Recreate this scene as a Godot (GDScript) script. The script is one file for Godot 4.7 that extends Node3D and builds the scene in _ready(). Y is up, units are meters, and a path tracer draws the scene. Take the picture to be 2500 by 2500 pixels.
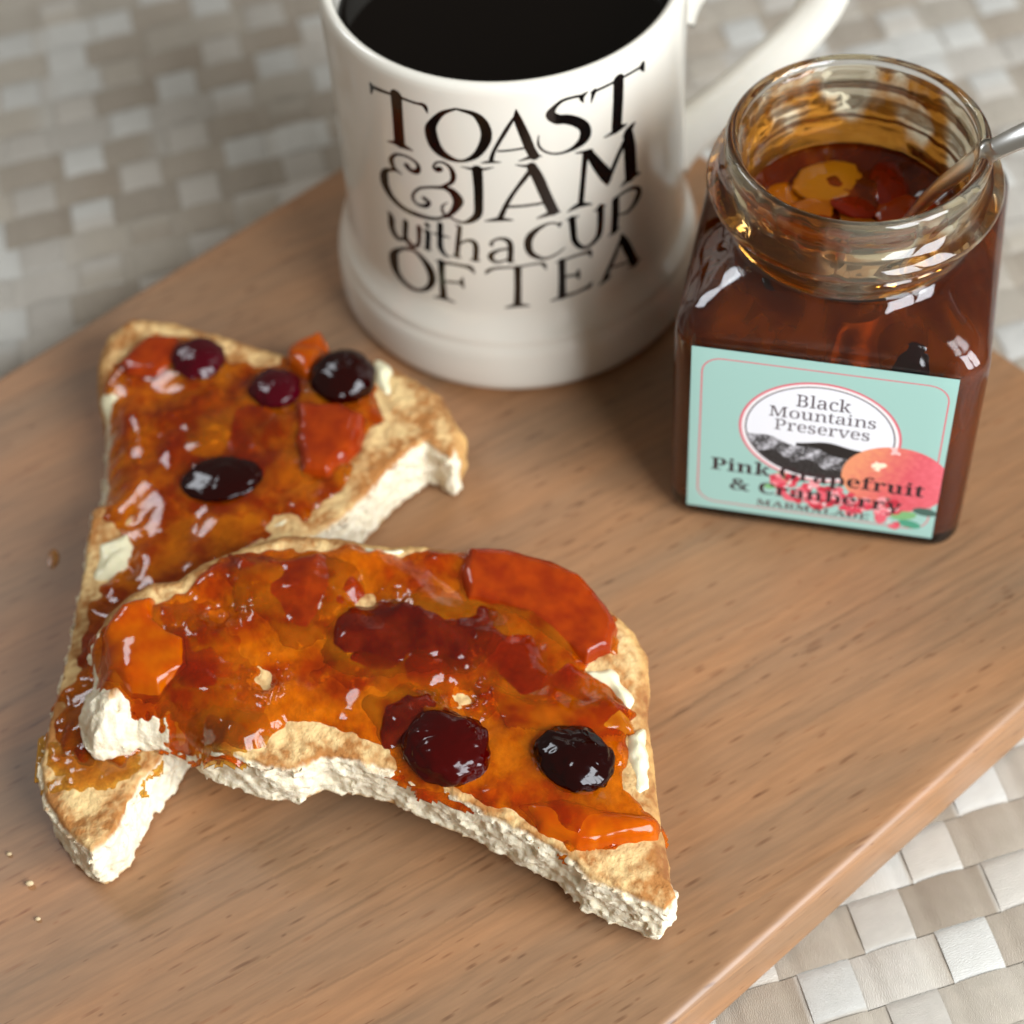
extends Node3D
# Toast with marmalade, a mug and a marmalade jar on a beech board, over a woven mat. Metres, y up; the board's top is y = 0.

var rng := RandomNumberGenerator.new()

func _ready():
	rng.seed = 7
	# --- camera ---
	var cam := Camera3D.new()
	cam.name = "camera"
	var pitch := 0.89121
	var roll := -0.07262
	var fw := Vector3(0, -sin(pitch), -cos(pitch))
	var r0 := Vector3(1, 0, 0)
	var u0 := Vector3(0, cos(pitch), -sin(pitch))
	var r := r0 * cos(roll) + u0 * sin(roll)
	var u := u0 * cos(roll) - r0 * sin(roll)
	cam.transform = Transform3D(Basis(r, u, -fw), Vector3(0, 0.33549, 0))
	cam.fov = 27.88
	cam.near = 0.02
	cam.far = 20.0
	add_child(cam)
	# --- surroundings: a dim room round the table, and its window ---
	var we := WorldEnvironment.new()
	we.name = "room_light"
	var env := Environment.new()
	env.background_mode = Environment.BG_COLOR
	env.background_color = Color(0.50, 0.48, 0.445)
	env.background_energy_multiplier = 1.0
	env.tonemap_mode = Environment.TONE_MAPPER_LINEAR
	env.tonemap_exposure = 1.0
	env.sdfgi_enabled = true
	env.ssao_enabled = true
	env.ssil_enabled = true
	we.environment = env
	var ca := CameraAttributesPhysical.new()
	ca.frustum_focal_length = 26.0
	ca.frustum_focus_distance = 0.364
	ca.exposure_aperture = 4.0
	we.camera_attributes = ca
	add_child(we)
	window_light(Vector3(0.72, 0.48, 0.16), 0.30, 0.62, 0.98)
	window_light(Vector3(0.46, 0.48, 0.40), 0.30, 0.62, 0.98)
	window_light(Vector3(-0.75, 1.15, -1.05), 0.36, 0.42, 0.6)
	# --- the setting ---
	table_top()
	placemat()
	chopping_board()
	# --- the things on the board ---
	mug()
	jar()
	spoon()
	toasts()
	crumbs()

func window_light(at: Vector3, w: float, h: float, energy: float):
	var l := AreaLight3D.new()
	l.name = "window_light"
	l.area_size = Vector2(w, h)
	l.light_color = Color(0.95, 0.975, 1.0)
	l.light_energy = energy
	l.shadow_enabled = true
	l.transform = Transform3D(Basis.looking_at(Vector3(0.0, 0.0, -0.29) - at, Vector3.UP), at)
	add_child(l, true)

# ------------------------------------------------------------------ helpers
func tag(o: Node, label: String, category := "", group := "", kind := ""):
	if label: o.set_meta("label", label)
	if category: o.set_meta("category", category)
	if group: o.set_meta("group", group)
	if kind: o.set_meta("kind", kind)

func thing(called: String, at := Transform3D()) -> Node3D:
	var o := Node3D.new()
	o.name = called
	o.transform = at
	add_child(o, true)
	return o

func part(called: String, m: Mesh, parent: Node, mat = null) -> MeshInstance3D:
	var o := MeshInstance3D.new()
	o.name = called
	o.mesh = m
	if mat: o.material_override = mat
	parent.add_child(o, true)
	return o

# indices run counter-clockwise seen from outside; Godot's front faces run clockwise, so they are turned over here
func surface(m: ArrayMesh, v: PackedVector3Array, idx: PackedInt32Array, col = null, uv = null, mat = null, flat := false):
	var n := PackedVector3Array()
	n.resize(v.size())
	for t in range(0, idx.size(), 3):
		var a := idx[t]
		var b := idx[t + 1]
		var c := idx[t + 2]
		var f := (v[b] - v[a]).cross(v[c] - v[a])
		n[a] += f
		n[b] += f
		n[c] += f
		idx[t + 1] = c
		idx[t + 2] = b
	for i in n.size():
		n[i] = n[i].normalized()
	var arr := []
	arr.resize(Mesh.ARRAY_MAX)
	arr[Mesh.ARRAY_VERTEX] = v
	arr[Mesh.ARRAY_NORMAL] = n
	if col != null: arr[Mesh.ARRAY_COLOR] = col
	if uv != null: arr[Mesh.ARRAY_TEX_UV] = uv
	arr[Mesh.ARRAY_INDEX] = idx
	m.add_surface_from_arrays(Mesh.PRIMITIVE_TRIANGLES, arr)
	if mat: m.surface_set_material(m.get_surface_count() - 1, mat)

func lin(r: float, g: float, b: float) -> Color:
	return Color(r, g, b).linear_to_srgb()

func std(c: Color, rough: float, vcol := false) -> StandardMaterial3D:
	var m := StandardMaterial3D.new()
	m.albedo_color = c
	m.roughness = rough
	m.vertex_color_use_as_albedo = vcol
	return m

func noise(seed_: int, freq: float, oct := 3, type := FastNoiseLite.TYPE_SIMPLEX_SMOOTH) -> FastNoiseLite:
	var n := FastNoiseLite.new()
	n.seed = seed_
	n.frequency = freq
	n.noise_type = type
	n.fractal_octaves = oct
	return n

func noise_tex(n: FastNoiseLite, size := 512) -> ImageTexture:
	return ImageTexture.create_from_image(n.get_seamless_image(size, size))

func pts(s: String) -> PackedVector2Array:
	var o := PackedVector2Array()
	for t in s.split(" ", false):
		var q := t.split(",")
		o.append(Vector2(float(q[0]), float(q[1])) * 0.1)
	return o

# signed distance to a polygon, negative inside
func sdf(poly: PackedVector2Array, p: Vector2) -> float:
	var best := 1e9
	var inside := false
	var n := poly.size()
	var a := poly[n - 1]
	for i in n:
		var b := poly[i]
		var e := b - a
		var w := p - a
		var q := w - e * clampf(w.dot(e) / e.length_squared(), 0.0, 1.0)
		best = minf(best, q.length_squared())
		if (a.y > p.y) != (b.y > p.y) and p.x < e.x * (p.y - a.y) / e.y + a.x:
			inside = not inside
		a = b
	return -sqrt(best) if inside else sqrt(best)

func line_dist(l: PackedVector2Array, p: Vector2) -> float:
	var best := 1e9
	for i in l.size() - 1:
		var e := l[i + 1] - l[i]
		var w := p - l[i]
		best = minf(best, (w - e * clampf(w.dot(e) / e.length_squared(), 0.0, 1.0)).length_squared())
	return sqrt(best)

func spline(p: Array, per: int) -> Array:
	var o := []
	for i in p.size() - 1:
		var a = p[maxi(i - 1, 0)]
		var b = p[i]
		var c = p[i + 1]
		var d = p[mini(i + 2, p.size() - 1)]
		for k in per:
			var t := float(k) / per
			o.append(0.5 * (2.0 * b + (c - a) * t + (2.0 * a - 5.0 * b + 4.0 * c - d) * t * t + (3.0 * b - a - 3.0 * c + d) * t * t * t))
	o.append(p[p.size() - 1])
	return o

# a closed skin over rings of equal size (each a list of points, counter-clockwise seen from the last ring's side)
func skin(rings: Array, capped := true, closed := true) -> ArrayMesh:
	var v := PackedVector3Array()
	var idx := PackedInt32Array()
	var n: int = rings[0].size()
	for r in rings: v.append_array(PackedVector3Array(r))
	for k in rings.size() - 1:
		for i in (n if closed else n - 1):
			var a := k * n + i
			var b := k * n + (i + 1) % n
			idx.append_array([a, b, b + n, a, b + n, a + n])
	if capped:
		for k in [0, rings.size() - 1]:
			var c := Vector3.ZERO
			for q in rings[k]: c += q
			v.append(c / n)
			for i in n:
				var a: int = k * n + i
				var b: int = k * n + (i + 1) % n
				idx.append_array([v.size() - 1, b, a] if k == 0 else [v.size() - 1, a, b])
	var m := ArrayMesh.new()
	surface(m, v, idx)
	return m

# a tube with an elliptical section; widths (w along side, h across it) per point
func sweep(path: Array, ws: Array, hs: Array, up: Vector3, n := 24) -> ArrayMesh:
	var rings := []
	for k in path.size():
		var t: Vector3 = (path[mini(k + 1, path.size() - 1)] - path[maxi(k - 1, 0)]).normalized()
		var side := t.cross(up).normalized()
		var nn := side.cross(t).normalized()
		var ring := []
		for i in n:
			var a := TAU * i / n
			ring.append(path[k] + side * cos(a) * ws[k] - nn * sin(a) * hs[k])
		ring.reverse()
		rings.append(ring)
	return skin(rings)

# ------------------------------------------------------------------ a canvas for print
class Canvas:
	var w: int
	var h: int
	var d: PackedByteArray
	func _init(w_: int, h_: int, c: Color):
		w = w_
		h = h_
		d = PackedByteArray()
		d.resize(w * h * 3)
		rect(0, 0, w, h, c)
	func px(x: int, y: int, c: Color):
		if x >= 0 and y >= 0 and x < w and y < h:
			var i := (y * w + x) * 3
			d[i] = c.r8
			d[i + 1] = c.g8
			d[i + 2] = c.b8
	func rect(x0: int, y0: int, x1: int, y1: int, c: Color):
		for y in range(maxi(y0, 0), mini(y1, h)):
			for x in range(maxi(x0, 0), mini(x1, w)): px(x, y, c)
	func disc(p: Vector2, r: float, c: Color):
		for y in range(int(floor(p.y - r)), int(ceil(p.y + r)) + 1):
			for x in range(int(floor(p.x - r)), int(ceil(p.x + r)) + 1):
				if Vector2(x + 0.5, y + 0.5).distance_squared_to(p) <= r * r: px(x, y, c)
	func ellipse(p: Vector2, r: Vector2, c: Color, turn := 0.0):
		var m := maxf(r.x, r.y)
		for y in range(int(p.y - m), int(p.y + m) + 1):
			for x in range(int(p.x - m), int(p.x + m) + 1):
				if ((Vector2(x + 0.5, y + 0.5) - p).rotated(-turn) / r).length_squared() <= 1.0: px(x, y, c)
	func stroke(p: Array, c: Color):   # points (x, y, width)
		for i in p.size() - 1:
			var a: Vector3 = p[i]
			var b: Vector3 = p[i + 1]
			var n := int(Vector2(a.x - b.x, a.y - b.y).length() / maxf(0.6, minf(a.z, b.z) * 0.15)) + 1
			for k in n + 1:
				var q := a.lerp(b, float(k) / n)
				disc(Vector2(q.x, q.y), q.z * 0.5, c)
	func poly(pp: PackedVector2Array, c: Color):
		var t := Geometry2D.triangulate_polygon(pp)
		for i in range(0, t.size(), 3): tri(pp[t[i]], pp[t[i + 1]], pp[t[i + 2]], c)
	func tri(a: Vector2, b: Vector2, e: Vector2, c: Color):
		var ar := (b - a).cross(e - a)
		if absf(ar) < 1e-6: return
		for y in range(int(minf(a.y, minf(b.y, e.y))), int(maxf(a.y, maxf(b.y, e.y))) + 2):
			for x in range(int(minf(a.x, minf(b.x, e.x))), int(maxf(a.x, maxf(b.x, e.x))) + 2):
				var p := Vector2(x + 0.5, y + 0.5)
				var u := (e - b).cross(p - b) / ar
				var v := (a - e).cross(p - e) / ar
				var s := (b - a).cross(p - a) / ar
				if u >= -0.001 and v >= -0.001 and s >= -0.001: px(x, y, c)
	func text(words: String, bold: bool, box: Rect2, c: Color, slant := 0.0):   # the ink fills the box
		var f := SystemFont.new()
		f.font_names = PackedStringArray(["Droid Serif"])
		f.font_weight = 700 if bold else 400
		var tm := TextMesh.new()
		tm.font = f
		tm.text = words
		tm.font_size = 64
		tm.pixel_size = 1.0
		tm.depth = 0.0
		var v: PackedVector3Array = tm.get_mesh_arrays()[0]
		var lo := Vector2(1e9, 1e9)
		var hi := -lo
		for q in v:
			lo = lo.min(Vector2(q.x, -q.y))
			hi = hi.max(Vector2(q.x, -q.y))
		for i in range(0, v.size() - 2, 3):
			var o := []
			for k in 3:
				var q := (Vector2(v[i + k].x, -v[i + k].y) - lo) / (hi - lo)
				o.append(box.position + Vector2(q.x * box.size.x, q.y * box.size.y + slant * box.size.x * (q.x - 0.5)))
			tri(o[0], o[1], o[2], c)
	func soften() -> Image:
		return Image.create_from_data(w, h, false, Image.FORMAT_RGB8, d)

# ------------------------------------------------------------------ setting
func table_top():
	var b := BoxMesh.new()
	b.size = Vector3(1.6, 0.03, 1.4)
	var o := part("table_top", b, self, std(lin(0.16, 0.12, 0.085), 0.6))
	o.position = Vector3(0, -0.0355, -0.3)
	tag(o, "table under the woven mat", "", "", "structure")

func placemat():
	var o := thing("woven_mat")
	tag(o, "cream and taupe mat woven from flat fabric strips under the wooden board", "woven mat")
	var dir_a := Vector3(0.9706, 0, -0.2406)      # the long strips
	var dir_b := Vector3(0.1789, 0, 0.9839)       # the cross strips
	var org := Vector3(0.0576, -0.0160, -0.1836)
	var pa := 0.0137
	var pb := 0.0106
	var wa := 0.0102
	var wb := 0.0104
	# a woven surface: fine ribs across the strip
	var im := Image.create(256, 256, false, Image.FORMAT_RGB8)
	var wv := noise(41, 0.035, 3)
	for y in 256:
		for x in 256:
			var wob := wv.get_noise_2d(x, y) * 7.0
			var g := 0.5 + 0.28 * sin(TAU * (x + wob) / 8.0) * (0.75 + 0.25 * sin(TAU * y / 10.667 + (x / 8) * PI)) + 0.2 * wv.get_noise_2d(x * 9.0, y * 9.0)
			im.set_pixel(x, y, Color(g, g, g))
	var rib := ImageTexture.create_from_image(im)
	var shades := [Color(0.55, 0.53, 0.48), Color(0.50, 0.455, 0.39), Color(0.43, 0.375, 0.30), Color(0.37, 0.31, 0.24), Color(0.315, 0.255, 0.19)]
	var mats := []
	for k in 3:
		var m := std(Color.WHITE, 0.62, true)
		m.heightmap_enabled = true
		m.heightmap_texture = rib
		m.heightmap_scale = 0.012
		m.uv1_scale = Vector3(110, 110, 1) * [0.7, 1.0, 1.6][k]
		m.rim_enabled = true
		m.rim = 0.35
		mats.append(m)
	var fn := noise(42, 0.4, 2)
	for which in 2:
		var lo := -32 if which == 0 else -24
		var hi := 12 if which == 0 else 20
		for j in range(lo, hi):
			var along := dir_a if which == 0 else dir_b
			var across := dir_b if which == 0 else -dir_a
			var width := wb if which == 0 else wa
			var base := org + (dir_b * (pb * (j + 0.5)) if which == 0 else dir_a * (pa * j + wa * 0.5))
			var v := PackedVector3Array()
			var uv := PackedVector2Array()
			var col := PackedColorArray()
			var idx := PackedInt32Array()
			var pitch := pa if which == 0 else pb
			var other := wa if which == 0 else wb
			var n0 := -23 if which == 0 else -33
			var n1 := 16 if which == 0 else 13
			var steps := 12
			var seg := (n1 - n0) * steps
			var tone := {}
			for s in seg + 1:
				var cell := n0 + int(floor(float(s) / steps))
				var f := float(s % steps) / steps
				var t := (cell + f) * pitch
				# over a crossing whose (row + column) is even the cross strips lie on top
				var here := (cell + j) % 2 == 0
				var ft := f * pitch / other        # 0..1 across the crossing strip, then the gap
				var hgt := 0.0
				var over := here if which == 1 else not here
				var c := clampf(ft, 0.0, 1.0)
				var bump := sin(PI * c)
				bump = pow(maxf(bump, 0.0), 0.45)
				hgt = (0.00055 if over else -0.00055) * bump
				# the tone changes under the crossings, where it cannot be seen
				var key := int(floor(float(cell + (j % 2 + 2) % 2) / 2.0)) if which == 0 else cell
				if not tone.has(key):
					var pick := rng.randf()
					var a: int
					var b: int
					if which == 1:
						a = 0 if pick < 0.5 else (1 if pick < 0.85 else 2)
						b = a if rng.randf() < 0.75 else a + 1
					else:
						a = 1 + rng.randi() % 3
						b = mini(a + rng.randi() % 2, 4) if rng.randf() < 0.8 else 0
					tone[key] = [shades[a], shades[b], rng.randf_range(0.3, 0.7)]
				var tn: Array = tone[key]
				var along_t := (t - key * pitch * (2 if which == 0 else 1)) / (pitch * (2 if which == 0 else 1))
				var cc: Color = tn[0].lerp(tn[1], smoothstep(tn[2] - 0.25, tn[2] + 0.25, along_t))
				for w in 7:
					var q := w / 6.0 - 0.5
					var edge := 1.0 - pow(absf(q) * 2.0, 6.0)
					var g := fn.get_noise_2d(t * 900.0, q * 9.0 + j * 31.0) * 0.07 + 1.0
					v.append(base + along * t + across * (q * width) + Vector3.UP * (hgt + 0.00022 * (edge - 1.0) - 0.0003))
					uv.append(Vector2(t, q * width + j * 0.013))
					col.append(Color(cc.r * g, cc.g * g, cc.b * g))
				if s < seg:
					for w in 6:
						var a2 := s * 7 + w
						idx.append_array([a2, a2 + 1, a2 + 8, a2, a2 + 8, a2 + 7])
			# the underside, so that the strip has thickness
			var top := v.size()
			for k in top:
				v.append(v[k] - Vector3.UP * 0.0003)
				uv.append(uv[k])
				col.append(col[k])
			var ni := idx.size()
			for k in range(0, ni, 3): idx.append_array([idx[k] + top, idx[k + 2] + top, idx[k + 1] + top])
			if which == 0:
				for k in range(0, idx.size(), 3):
					var x := idx[k + 1]
					idx[k + 1] = idx[k + 2]
					idx[k + 2] = x
				for k in range(0, idx.size(), 3):
					var x := idx[k + 1]
					idx[k + 1] = idx[k + 2]
					idx[k + 2] = x
			var m := ArrayMesh.new()
			surface(m, v, idx, col, uv)
			part("strip", m, o, mats[rng.randi() % 3])

func wood_texture(tone: Vector3) -> ImageTexture:
	var w := 2048
	var h := 1280
	# long bands, then finer streaks, stretched along the grain
	var a := noise(3, 0.018, 4).get_image(128, 640)
	a.resize(w, h, Image.INTERPOLATE_CUBIC)
	var b := noise(5, 0.11, 3).get_image(170, 1280)
	b.resize(w, h, Image.INTERPOLATE_CUBIC)
	var c := noise(6, 0.30, 2).get_image(256, 1280)
	c.resize(w, h, Image.INTERPOLATE_CUBIC)
	a.convert(Image.FORMAT_L8)
	b.convert(Image.FORMAT_L8)
	c.convert(Image.FORMAT_L8)
	var da := a.get_data()
	var db := b.get_data()
	var dc := c.get_data()
	var d := PackedByteArray()
	d.resize(w * h * 3)
	for i in w * h:
		var ba := da[i] / 255.0 - 0.5
		var t := 1.0 + 0.20 * ba + 0.13 * (db[i] / 255.0 - 0.5) + 0.05 * (dc[i] / 255.0 - 0.5)
		d[i * 3] = int(clampf(tone.x * t, 0, 255))
		d[i * 3 + 1] = int(clampf(tone.y * (t - 0.10 * ba), 0, 255))
		d[i * 3 + 2] = int(clampf(tone.z * (t - 0.22 * ba), 0, 255))
	# long darker lines of the grain
	var rs := RandomNumberGenerator.new()
	rs.seed = 12
	for k in 260:
		var x := rs.randi() % w
		var y := float(rs.randi() % h)
		var n := rs.randi_range(120, 620)
		var dark := rs.randf_range(0.03, 0.11)
		var drift := rs.randf_range(-0.03, 0.03)
		var th := rs.randi_range(2, 5)
		for i in n:
			y += drift + 0.04 * sin(i * 0.02 + k)
			var e := sin(PI * (i + 0.5) / n)
			for j in th:
				var q := (posmod(int(y) + j, h) * w + (x + i) % w) * 3
				var s := 1.0 - dark * e * (1.0 - absf(j + 0.5 - th * 0.5) / th)
				d[q] = int(d[q] * s)
				d[q + 1] = int(d[q + 1] * s)
				d[q + 2] = int(d[q + 2] * s)
	# the short dark flecks of beech
	var rg := RandomNumberGenerator.new()
	rg.seed = 11
	for k in 3600:
		var x := rg.randi() % w
		var y := rg.randi() % h
		var n := rg.randi_range(6, 24)
		var th := rg.randi_range(1, 3) if n > 12 else rg.randi_range(1, 2)
		var dark := rg.randf_range(0.05, 0.20)
		for i in n:
			var e := sin(PI * (i + 0.5) / n)
			for j in th:
				var yy := (y + j) % h
				var q := (yy * w + (x + i) % w) * 3
				var s := 1.0 - dark * e
				d[q] = int(d[q] * s)
				d[q + 1] = int(d[q + 1] * s * (1.0 - 0.05 * e))
				d[q + 2] = int(d[q + 2] * s * (1.0 - 0.08 * e))
	return ImageTexture.create_from_image(Image.create_from_data(w, h, false, Image.FORMAT_RGB8, d))

func chopping_board():
	# outline in the board's own axes: x along its long edge, z across; rounded corners and edges
	var o := thing("chopping_board", Transform3D(Basis(Vector3(0.7789, 0, -0.6272), Vector3.UP, Vector3(0.6272, 0, 0.7789)), Vector3.ZERO))
	tag(o, "pale brown beech chopping board carrying the toast, mug and jar", "chopping board")
	var x0 := -0.06
	var x1 := 0.278
	var z0 := -0.3209
	var z1 := -0.1068
	var rc := 0.012
	var outline := []
	for c in [[x1 - rc, z1 - rc, 90.0], [x1 - rc, z0 + rc, 0.0], [x0 + rc, z0 + rc, -90.0], [x0 + rc, z1 - rc, -180.0]]:
		for k in 9:
			var a := deg_to_rad(c[2] - 90.0 * k / 8.0)
			outline.append([Vector2(c[0] + cos(a) * rc, c[1] + sin(a) * rc), Vector2(cos(a), sin(a))])
	var prof := []          # (inset, y)
	var re := 0.0022
	for k in 9:
		var a := PI / 2 * k / 8.0
		prof.append(Vector2(re - re * sin(a), -re + re * cos(a)))
	for k in 7:
		var a := PI / 2 * k / 6.0
		prof.append(Vector2(0.002 - 0.002 * cos(a), -0.0135 - 0.002 * sin(a)))
	var g := deg_to_rad(10.5)       # the grain runs a little askew to the edge
	var v := PackedVector3Array()
	var uv := PackedVector2Array()
	var top := PackedInt32Array()
	var side := PackedInt32Array()
	var n := outline.size()
	for p in prof:
		for q in outline:
			var xz: Vector2 = q[0] - q[1] * p.x
			v.append(Vector3(xz.x, p.y, xz.y))
			var w := Vector2(xz.x, xz.y + (-p.y if p.y < -0.001 else 0.0)).rotated(-g)
			uv.append(Vector2((w.x + 0.11) / 0.42, (w.y + 0.40) / 0.2625))
	for k in prof.size() - 1:
		for i in n:
			var a := k * n + i
			var b := k * n + (i + 1) % n
			# outline runs clockwise seen from above
			var list := top if k < 4 else side
			list.append_array([a, b, b + n, a, b + n, a + n])
			if k < 4: top = list
			else: side = list
	for kk in [0, prof.size() - 1]:
		var c := v.size()
		v.append(Vector3((x0 + x1) / 2, prof[kk].y, (z0 + z1) / 2))
		var w2 := Vector2(v[c].x, v[c].z).rotated(-g)
		uv.append(Vector2((w2.x + 0.11) / 0.42, (w2.y + 0.40) / 0.2625))
		for i in n:
			if kk == 0: top.append_array([c, kk * n + (i + 1) % n, kk * n + i])
			else: side.append_array([c, kk * n + i, kk * n + (i + 1) % n])
	var tex := wood_texture(Vector3(152.0, 116.0, 84.0))
	var mt := std(lin(0.95, 0.90, 0.86), 0.42)
	mt.albedo_texture = tex
	mt.heightmap_enabled = true
	mt.heightmap_texture = tex
	mt.heightmap_scale = 0.004
	var ms := std(lin(0.95, 0.90, 0.86), 0.38)
	ms.albedo_texture = tex
	var m := ArrayMesh.new()
	board_surface(m, v, top, uv, mt)
	board_surface(m, v, side, uv, ms)
	part("board_slab", m, o)

func board_surface(m, v, idx, uv, mat):
	surface(m, v.duplicate(), idx, null, uv.duplicate(), mat)

# ------------------------------------------------------------------ mug
const STROKES := [
	"-307,755,5 -291,756,8 -250,761,5 -229,762,6 -201,761,5 -179,762,6",
	"-306,762,3 -304,753,10 -309,733,2",
	"-184,764,4 -176,759,9 -172,744,2",
	"-240,763,24 -243,707,23 -247,639,24",
	"-279,627,2 -262,632,7 -248,635,14 -233,634,10 -216,631,2",
	"-112,768,4 -141,751,9 -163,720,16 -169,697,23 -163,663,24 -144,642,16 -112,634,6 -81,652,12 -61,686,18 -56,715,19 -63,742,17 -79,760,10 -112,768,4",
	"3,756,4 -17,720,7 -42,670,6 -50,645,8",
	"4,770,1 6,746,13 18,702,17 27,667,17 35,646,17",
	"-35,666,4 -14,667,4 14,670,4",
	"-71,634,1 -53,638,6 -32,637,1",
	"4,638,1 25,644,7 38,645,7 50,644,1",
	"137,754,1 134,768,9 146,776,2",
	"135,771,6 119,774,5 95,773,6 78,761,9 70,745,17 83,730,20 102,724,20 123,710,20 139,689,20 139,664,22 122,649,13 100,642,6 76,643,4 55,655,4 44,674,4 45,698,1",
	"156,771,5 185,772,5 222,773,5 254,772,5 278,770,6",
	"162,772,9 158,764,7 154,746,1",
	"284,779,2 280,770,13 285,754,2",
	"217,773,22 216,720,22 213,653,22",
	"183,644,2 204,646,9 216,649,15 239,648,2",
	"-235,584,12 -227,576,10 -213,577,11 -206,589,9 -211,602,7 -230,609,5 -256,604,5 -272,588,8 -275,573,13 -268,560,9 -251,554,2",
	"-266,558,6 -292,543,9 -302,521,20 -302,496,22 -285,472,16 -255,458,12 -216,457,10 -180,462,7 -157,475,6 -140,491,10 -128,513,16 -125,530,20 -136,549,15 -154,555,7",
	"-154,555,8 -185,546,5 -209,534,5 -225,514,5 -228,497,7 -218,487,6 -199,490,9 -190,503,8 -200,510,10",
	"-154,558,6 -135,574,8 -130,593,10 -135,612,8 -149,622,5 -164,618,4 -171,605,5 -165,599,10 -158,603,12",
	"-148,516,1 -160,503,4 -160,487,6 -153,475,7",
	"-112,620,1 -93,617,5 -68,618,5 -47,624,1",
	"-80,616,19 -80,574,17 -82,528,16 -85,498,15 -97,480,12 -115,469,6 -131,470,5 -147,478,5",
	"29,620,4 19,600,9 -5,564,7 -24,529,8 -40,489,10",
	"28,621,17 40,588,20 53,542,20 68,493,20",
	"-3,629,1 14,624,5 33,623,6",
	"-23,519,5 18,519,5 49,520,5",
	"-71,479,2 -42,485,9 -15,482,2",
	"34,481,2 61,488,10 81,488,4",
	"119,631,2 138,627,6 153,624,7",
	"140,622,11 134,562,10 127,493,11",
	"98,482,2 123,491,11 152,482,2",
	"147,622,14 167,580,21 187,540,23 190,515,2",
	"192,530,11 216,578,11 241,616,13",
	"245,621,17 247,580,28 251,507,29",
	"231,619,5 244,629,17 262,639,2",
	"223,492,2 249,502,14 279,495,2",
	"-304,424,2 -296,412,15 -298,384,16 -289,363,15 -271,363,7 -259,375,6",
	"-255,421,12 -262,369,11",
	"-261,378,10 -252,362,14 -237,361,8 -226,375,8 -221,422,11",
	"-201,441,4 -200,437,11 -199,431,4",
	"-211,419,2 -202,417,9 -200,414,11 -205,369,11",
	"-213,366,3 -205,367,7 -197,367,2",
	"-169,450,11 -173,403,11 -173,381,12 -165,366,8 -153,363,2",
	"-188,419,3 -170,419,5 -151,419,2",
	"-126,454,8 -132,414,9 -138,371,9",
	"-132,404,4 -115,418,5 -101,419,9 -95,405,10 -98,368,10",
	"-148,369,2 -138,368,6 -129,368,2",
	"-109,366,2 -99,366,6 -89,366,2",
	"-134,458,2 -126,454,8",
	"-62,413,7 -61,421,5 -47,431,5 -30,428,9 -23,411,10 -26,368,10",
	"-26,404,5 -47,399,5 -64,386,10 -63,371,9 -50,365,5 -31,373,3",
	"-27,367,5 -17,366,2",
	"84,458,2 80,453,7 79,446,1",
	"81,454,4 60,462,4 37,453,9 19,435,14 13,412,14 17,388,12 31,373,9 48,366,5 70,372,4 89,385,2",
	"107,460,13 109,424,12 111,398,11 122,377,9 137,368,7 155,376,10 167,391,13 171,420,13 172,464,14",
	"94,462,1 109,460,6 122,463,2",
	"157,461,2 173,462,6 184,464,2",
	"209,464,16 208,424,16 205,381,16",
	"204,466,5 226,472,6 254,469,7 272,455,9 272,438,17 259,421,12 240,412,6 217,419,3",
	"190,373,2 205,379,8 219,381,2",
	"-268,339,5 -292,317,11 -303,290,24 -302,261,23 -287,240,16 -261,229,11 -234,234,7 -211,255,11 -201,282,16 -205,310,18 -220,333,13 -242,347,8 -268,339,7",
	"-175,341,14 -177,291,13 -177,239,14",
	"-188,342,2 -173,342,6 -140,345,6 -116,344,7",
	"-121,345,7 -110,342,10 -102,327,1",
	"-175,287,5 -134,294,5",
	"-129,312,1 -132,293,8 -128,280,1",
	"-201,229,2 -178,236,8 -151,231,2",
	"-73,339,7 -55,348,5 -12,351,4 23,355,4 41,353,5",
	"-79,329,1 -73,339,7 -62,347,3",
	"39,357,2 44,349,7 48,335,1",
	"-11,347,13 -13,293,12 -16,244,14",
	"-42,233,2 -16,240,9 10,236,2",
	"82,349,14 81,300,13 79,249,15",
	"70,349,2 95,353,5 122,355,5 143,352,7",
	"143,358,3 145,350,8 147,336,1",
	"85,304,5 115,300,5",
	"118,313,2 116,300,8 118,285,1",
	"54,242,2 81,247,8 111,249,6 135,254,7",
	"131,252,6 141,255,9 148,264,2",
	"224,352,7 205,310,9 187,276,10 179,259,11",
	"223,359,5 232,330,18 247,289,19 259,255,20",
	"191,283,4 249,267,4",
	"164,246,2 180,255,10 194,259,2",
	"239,253,2 262,252,9 276,257,2",
]

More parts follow.
